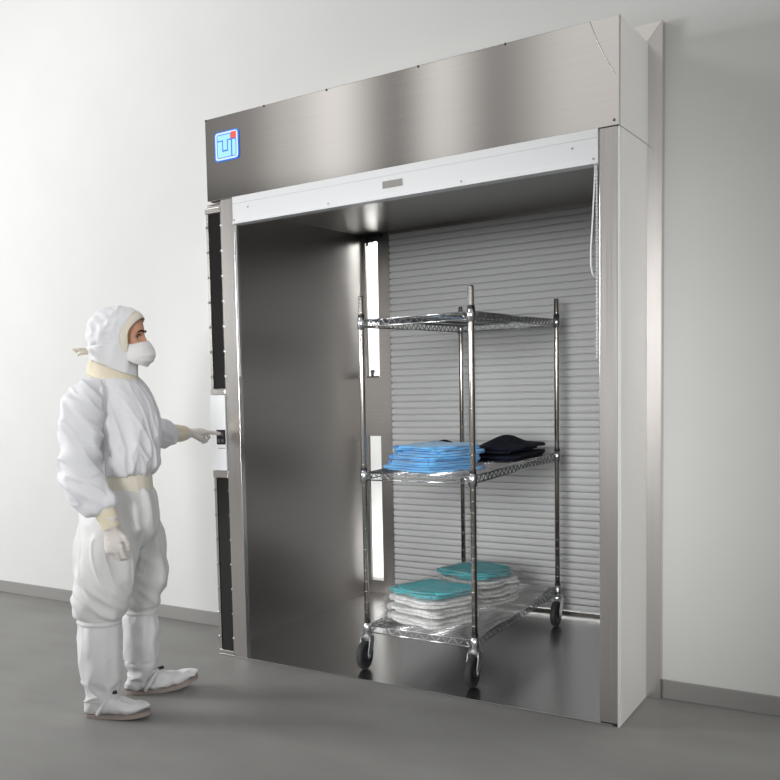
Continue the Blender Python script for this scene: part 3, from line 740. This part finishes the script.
# boot covers with elastic top, strap, buckle and sole
def boot(leg, heel, toe, tz, cuff, sd):
    h, t = Vector((*heel, 0)), Vector((*toe, 0)); d = (t - h); L_ = d.length; d.normalize(); s = Vector((-d.y, d.x, 0))
    bm = bmesh.new()
    add_loft(bm, leg, n=44, fold=lambda a, q: .02 * sin(4 * a + 6 * q + sd) + .012 * sin(9 * a + sd))
    secs = [(.0, .030, .018, .052), (.05, .043, .014, .090), (.16, .047, .012, .108), (.32, .046, .012, .112), (.50, .048, .014, .088), (.68, .053, .015, .066), (.84, .047, .018, .054), (.94, .034, .024, .046), (1.0, .016, .030, .040)]
    rings = []
    for u, hw_, zb, zt in secs:
        lift = tz * max(0, u - .45) ** 1.6 / .55 ** 1.6
        c = h + d * (u * L_); ring = []
        for k in range(24):
            a = 2 * PI * k / 24
            yy = hw_ * cos(a) * (abs(cos(a)) ** -.25 if abs(cos(a)) > .02 else 1); zz = (zb + zt) / 2 + (zt - zb) / 2 * sin(a)
            ring.append(bm.verts.new(c + s * max(-hw_, min(hw_, yy)) + Vector((0, 0, zz + lift))))
        rings.append(ring)
    for a, b in zip(rings, rings[1:]):
        for k in range(24): bm.faces.new((a[k], a[(k + 1) % 24], b[(k + 1) % 24], b[k]))
    bm.faces.new(rings[0][::-1]); bm.faces.new(rings[-1])
    b_ = obj('boot_cover', bm, M['boot'], ps)
    skin_over(b_, .005, 4, lambda p: (.008 * (ridge(p, (17, 17, 5), sd) - .5) if p.z > .16 else .010 * (ridge(p, (16, 16, 20), sd) - .5)) + .004 * noise.noise(p * 18)); b_['label'] = 'white knee-high boot cover'
    bm = bmesh.new(); up, lo = [], []
    out = [(0, .0), (.01, .024), (.06, .040), (.18, .046), (.34, .045), (.5, .048), (.68, .054), (.84, .049), (.94, .036), (.99, .020), (1.005, 0)]
    path = [(u, w) for u, w in out] + [(u, -w) for u, w in out[-2:0:-1]]
    for u, w in path:
        lift = tz * max(0, u - .45) ** 1.6 / .55 ** 1.6; c = h + d * (u * L_) + s * w
        lo.append(bm.verts.new((c.x, c.y, .001 + lift))); up.append(bm.verts.new((c.x, c.y, .016 + lift)))
    bm.faces.new(lo[::-1]); bm.faces.new(up)
    for k in range(len(lo)): bm.faces.new((lo[k], lo[(k + 1) % len(lo)], up[(k + 1) % len(up)], up[k]))
    obj('sole', bm, M['sole'], b_)
    c = h + d * (.40 * L_)
    def over(u, y, z): return h + d * (u * L_) + s * y + Vector((0, 0, z))
    bm = bmesh.new()
    add_tube(bm, [over(.24, -.054, .02), over(.30, -.054, .05), over(.38, -.046, .085), over(.46, -.02, .104), over(.48, .005, .106), over(.44, .035, .095), over(.36, .054, .05), over(.34, .053, .02)], .0085, 8)
    add_tube(bm, [over(.05, -.050, .075), over(.18, -.054, .092), over(.33, -.050, .10), over(.46, -.02, .108)], .007, 8)
    obj('strap', bm, M['trouser'], b_, smooth=True)
    bm = bmesh.new(); add_tube(bm, [over(.45, -.024, .110), over(.52, -.016, .112)], .008, 8); obj('buckle', bm, M['black'], b_, smooth=True)
    bm = bmesh.new(); cx, cy, cz, r = cuff
    add_loft(bm, [(cx, cy, cz + .018, r * .97, r * .95), (cx, cy, cz + .010, r * 1.01, r * .98), (cx, cy, cz, r * .97, r * .94), (cx, cy, cz - .012, r * 1.02, r * .98), (cx, cy, cz - .02, r * .98, r * .95)], n=64, fold=lambda a, q: .022 * sin(26 * a) + .012 * sin(41 * a))
    obj('elastic_top', bm, M['trouser'], b_, smooth=True)
boot([(-.114, -.11, .440, .088, .084), (-.114, -.11, .41, .086, .082), (-.117, -.11, .34, .093, .09), (-.118, -.11, .25, .094, .09), (-.117, -.11, .17, .088, .082), (-.114, -.11, .115, .070, .064), (-.114, -.11, .07, .060, .055)], (-.19, -.092), (.088, -.162), .02, (-.113, -.11, .424, .095), 1.3)
boot([(.061, .158, .415, .076, .076), (.060, .16, .385, .074, .072), (.060, .165, .31, .083, .08), (.060, .168, .22, .084, .08), (.059, .17, .15, .078, .072), (.055, .17, .105, .062, .058), (.055, .172, .07, .054, .05)], (-.022, .172), (.315, .235), .045, (.061, .158, .398, .078), 2.6)

# cuffs and gloves
def cuff(a, b, r0, r1):
    a, b = Vector(a), Vector(b); bm = bmesh.new()
    add_loft(bm, [(*a, r0, r0), (*a.lerp(b, .35), r0 * .98, r0 * .98), (*a.lerp(b, .7), (r0 + r1) / 2, (r0 + r1) / 2), (*b, r1, r1)], horizontal=False, n=36, fold=lambda q, t: .02 * sin(14 * q) + .015 * sin(5 * q + 5 * t))
    c = obj('cuff', bm, M['cream'], ps, smooth=True); c['label'] = 'cream knit cuff'
cuff((-.068, -.297, .915), (-.040, -.305, .838), .044, .037)
cuff((.232, .527, 1.164), (.318, .600, 1.157), .045, .034)

def glove(wrist, dx, dz, mirror, curls, thumb, label):
    """palm, four unequal bent fingers and a thumb; hand frame x to the fingertips, z the back of the hand, y the thumb side"""
    x = Vector(dx).normalized(); z = Vector(dz); z = (z - x * z.dot(x)).normalized(); y = z.cross(x) * (-1 if mirror else 1)
    W = Vector(wrist)
    T = lambda p: W + x * p[0] + y * p[1] + z * p[2]
    bm = bmesh.new()
    def ring_loft(secs, n=24):
        rr = []
        for px_, py_, pz_, hw_, ht_ in secs:
            rr.append([bm.verts.new(T((px_, py_ + hw_ * cos(2 * PI * k / n), pz_ + ht_ * sin(2 * PI * k / n)))) for k in range(n)])
        for a, b in zip(rr, rr[1:]):
            for k in range(n): bm.faces.new((a[k], a[(k + 1) % n], b[(k + 1) % n], b[k]))
        bm.faces.new(rr[0][::-1]); bm.faces.new(rr[-1])
    ring_loft([(-.055, 0, 0, .038, .036), (-.05, 0, 0, .040, .038), (-.02, 0, 0, .034, .030), (0, 0, 0, .030, .023), (.02, .002, 0, .034, .019), (.05, .001, 0, .040, .018), (.075, 0, .001, .041, .016), (.092, -.002, .001, .036, .011)])
    ys = (.030, .010, -.010, -.029); ls = (.070, .078, .073, .058); xs = (.086, .090, .087, .080)
    for i in range(4):
        p = Vector((xs[i] - .02, ys[i] * .95, .001)); a = 0; pts = [p.copy(), Vector((xs[i], ys[i], .001))]; p = pts[-1].copy()
        spread = rad((6, 1, -4, -9)[i])
        for seg, cu in zip((.45, .30, .25), curls[i]):
            a += rad(cu); p = p + Vector((cos(a) * cos(spread), sin(spread) * cos(a), -sin(a))) * (ls[i] * seg); pts.append(p.copy())
        r_ = (.0098, .0102, .0098, .0086)[i]
        add_tube(bm, [T(q) for q in pts], [r_, r_ * 1.03, r_, r_ * .93, r_ * .78], 14)
        bmesh.ops.create_icosphere(bm, subdivisions=2, radius=r_ * .8, matrix=Matrix.Translation(T(pts[-1])))
        for q in pts[1:4]: bmesh.ops.create_icosphere(bm, subdivisions=2, radius=r_ * 1.02, matrix=Matrix.Translation(T(q)))
    add_tube(bm, [T(q) for q in thumb], [.014, .0135, .0115, .009], 14)
    bmesh.ops.create_icosphere(bm, subdivisions=2, radius=.0092, matrix=Matrix.Translation(T(thumb[-1])))
    g = obj('glove', bm, M['glove'], ps)
    skin_over(g, .0026, 3, lambda p: .0012 * ridge(p, (40, 40, 40), 3)); g['label'] = label
    return T
glove((-.043, -.306, .828), (.13, .0, -1), (-.42, -.9, -.05), False,
      ((22, 42, 30), (28, 46, 32), (32, 50, 34), (36, 50, 34)), ((.012, .022, -.006), (.040, .046, -.016), (.068, .052, -.026), (.090, .046, -.036)), 'pale latex glove, hand hanging down')
T = glove((.335, .606, 1.157), (.83, .46, .03), (-.05, -.25, 1), True,
      ((4, 6, 4), (58, 70, 40), (64, 74, 42), (68, 74, 44)), ((.012, .022, -.006), (.040, .040, -.024), (.064, .036, -.036), (.084, .022, -.042)), 'pale latex glove, index finger on the keypad')

# ------------------------------------------------------------------ light
w = bpy.data.worlds.new('studio'); S.world = w; w.use_nodes = True
N, L = w.node_tree.nodes, w.node_tree.links
bg = N['Background']
tc = N.new('ShaderNodeTexCoord'); sx = N.new('ShaderNodeSeparateXYZ'); L.new(tc.outputs['Generated'], sx.inputs[0])
cr = N.new('ShaderNodeValToRGB'); L.new(sx.outputs['Z'], cr.inputs['Fac'])
els = [(0.0, .72), (.05, .50), (.09, .24), (.12, .13), (.165, .17), (.205, 1.0), (.34, 1.1), (.5, .70), (1.0, .70)]
ramp = cr.color_ramp
def fill(ramp, stops, tint=(1, 1, 1)):
    for k in (0, -1): ramp.elements[k].color = (*[stops[k][1] * t for t in tint], 1); ramp.elements[k].position = stops[k][0]
    for p, v in stops[1:-1]: ramp.elements.new(p).color = (*[v * t for t in tint], 1)
fill(ramp, els, (1, .985, .965))
# invented bright and dim world bands by azimuth, shaped for the header's reflections
nx_ = N.new('ShaderNodeMath'); nx_.operation = 'MULTIPLY'; nx_.inputs[1].default_value = -1; L.new(sx.outputs['X'], nx_.inputs[0])
ny_ = N.new('ShaderNodeMath'); ny_.operation = 'MULTIPLY'; ny_.inputs[1].default_value = -1; L.new(sx.outputs['Y'], ny_.inputs[0])
at = N.new('ShaderNodeMath'); at.operation = 'ARCTAN2'; L.new(nx_.outputs[0], at.inputs[0]); L.new(ny_.outputs[0], at.inputs[1])
mp_ = N.new('ShaderNodeMapRange'); mp_.inputs['From Min'].default_value = 0; mp_.inputs['From Max'].default_value = rad(60); L.new(at.outputs[0], mp_.inputs['Value'])
r2 = N.new('ShaderNodeValToRGB'); r2.color_ramp.interpolation = 'EASE'
refl_bands = [(0, .5), (9, .6), (15.5, .68), (19.3, .26), (22.2, .85), (24.6, .20), (28, 1.0), (30.5, .62), (33.2, .26), (37, .2), (48, .22), (60, .5)]
fill(r2.color_ramp, [(p / 60, v) for p, v in refl_bands])
L.new(mp_.outputs[0], r2.inputs['Fac'])
mr = N.new('ShaderNodeMath'); mr.operation = 'MULTIPLY'; mr.inputs[1].default_value = 2; L.new(r2.outputs[0], mr.inputs[0])
st = N.new('ShaderNodeMath'); st.operation = 'MULTIPLY'; L.new(mr.outputs[0], st.inputs[0]); st.inputs[1].default_value = .55
L.new(cr.outputs[0], bg.inputs['Color']); L.new(st.outputs[0], bg.inputs['Strength'])

def area(name, loc, target, size, power, col=(1, 1, 1), sy=None):
    l = bpy.data.lights.new(name, 'AREA'); l.energy = power; l.color = col; l.size = size
    if sy: l.shape = 'RECTANGLE'; l.size_y = sy
    o = bpy.data.objects.new(name, l); C.objects.link(o); o.location = loc
    o.rotation_euler = (Vector(target) - Vector(loc)).to_track_quat('-Z', 'Y').to_euler(); return o
def aim(o, loc, target):
    o.location = loc; o.rotation_euler = (Vector(target) - Vector(loc)).to_track_quat('-Z', 'Y').to_euler()
area('left_wall_fill', (-4.8, -3.4, 2.3), (.6, .4, 1.2), 1.6, 212)  # added fill that brightens the wall left of the chamber
area('near_wall_fill', (-1.5, -1.8, 4.4), (-.6, .4, .2), 1.2, 30)  # unseen fill added for the wall close to the chamber's left edge
l = bpy.data.lights.new('opening_fill_spot', 'SPOT'); l.energy = 1380; l.spot_size = rad(25); l.spot_blend = .6; l.shadow_soft_size = .9  # added spot, brightens the chamber interior through its opening
o = bpy.data.objects.new('opening_fill_spot', l); C.objects.link(o); aim(o, (1.9, -5.6, 1.75), (.80, 0, 1.1))
area('side_panel_fill', (6.3, .16, 2.0), (1.7, .2, 1.3), .4, 55)  # added to lighten the pale side panel while barely grazing the wall
area('door_gap_fill', (.6, 1.80, .30), (.6, 2.15, .05), 2.2, 9, sy=.12)  # hidden fill added to whiten the gap under the roll-up door
area('rear_wall_fill', (-.2, 1.35, 3.3), (-.4, 2.15, .9), .8, 120)  # unseen fill added so the far wall looks bright through the slots

# ------------------------------------------------------------------ camera
cd = bpy.data.cameras.new('camera'); cam = bpy.data.objects.new('camera', cd); C.objects.link(cam); S.camera = cam
cd.sensor_width = 36; cd.lens = 955.072 / 780 * 36; cd.shift_x = (390 - 133.922) / 780; cd.shift_y = (460.054 - 390) / 780
r = Vector((.76429, .643687, -.0390875)); u = Vector((-.02019197, .08447014, .9962214)); f = Vector((-.6445565, .7606128, -.07755699))
m = Matrix((r, u, -f)).transposed().to_4x4(); m.translation = (2.65341, -3.95583, 1.40)
cam.matrix_world = m
S.view_settings.view_transform = 'Standard'; S.view_settings.look = 'None'; S.view_settings.exposure = 0; S.view_settings.gamma = 1
S.view_settings.use_curve_mapping = False
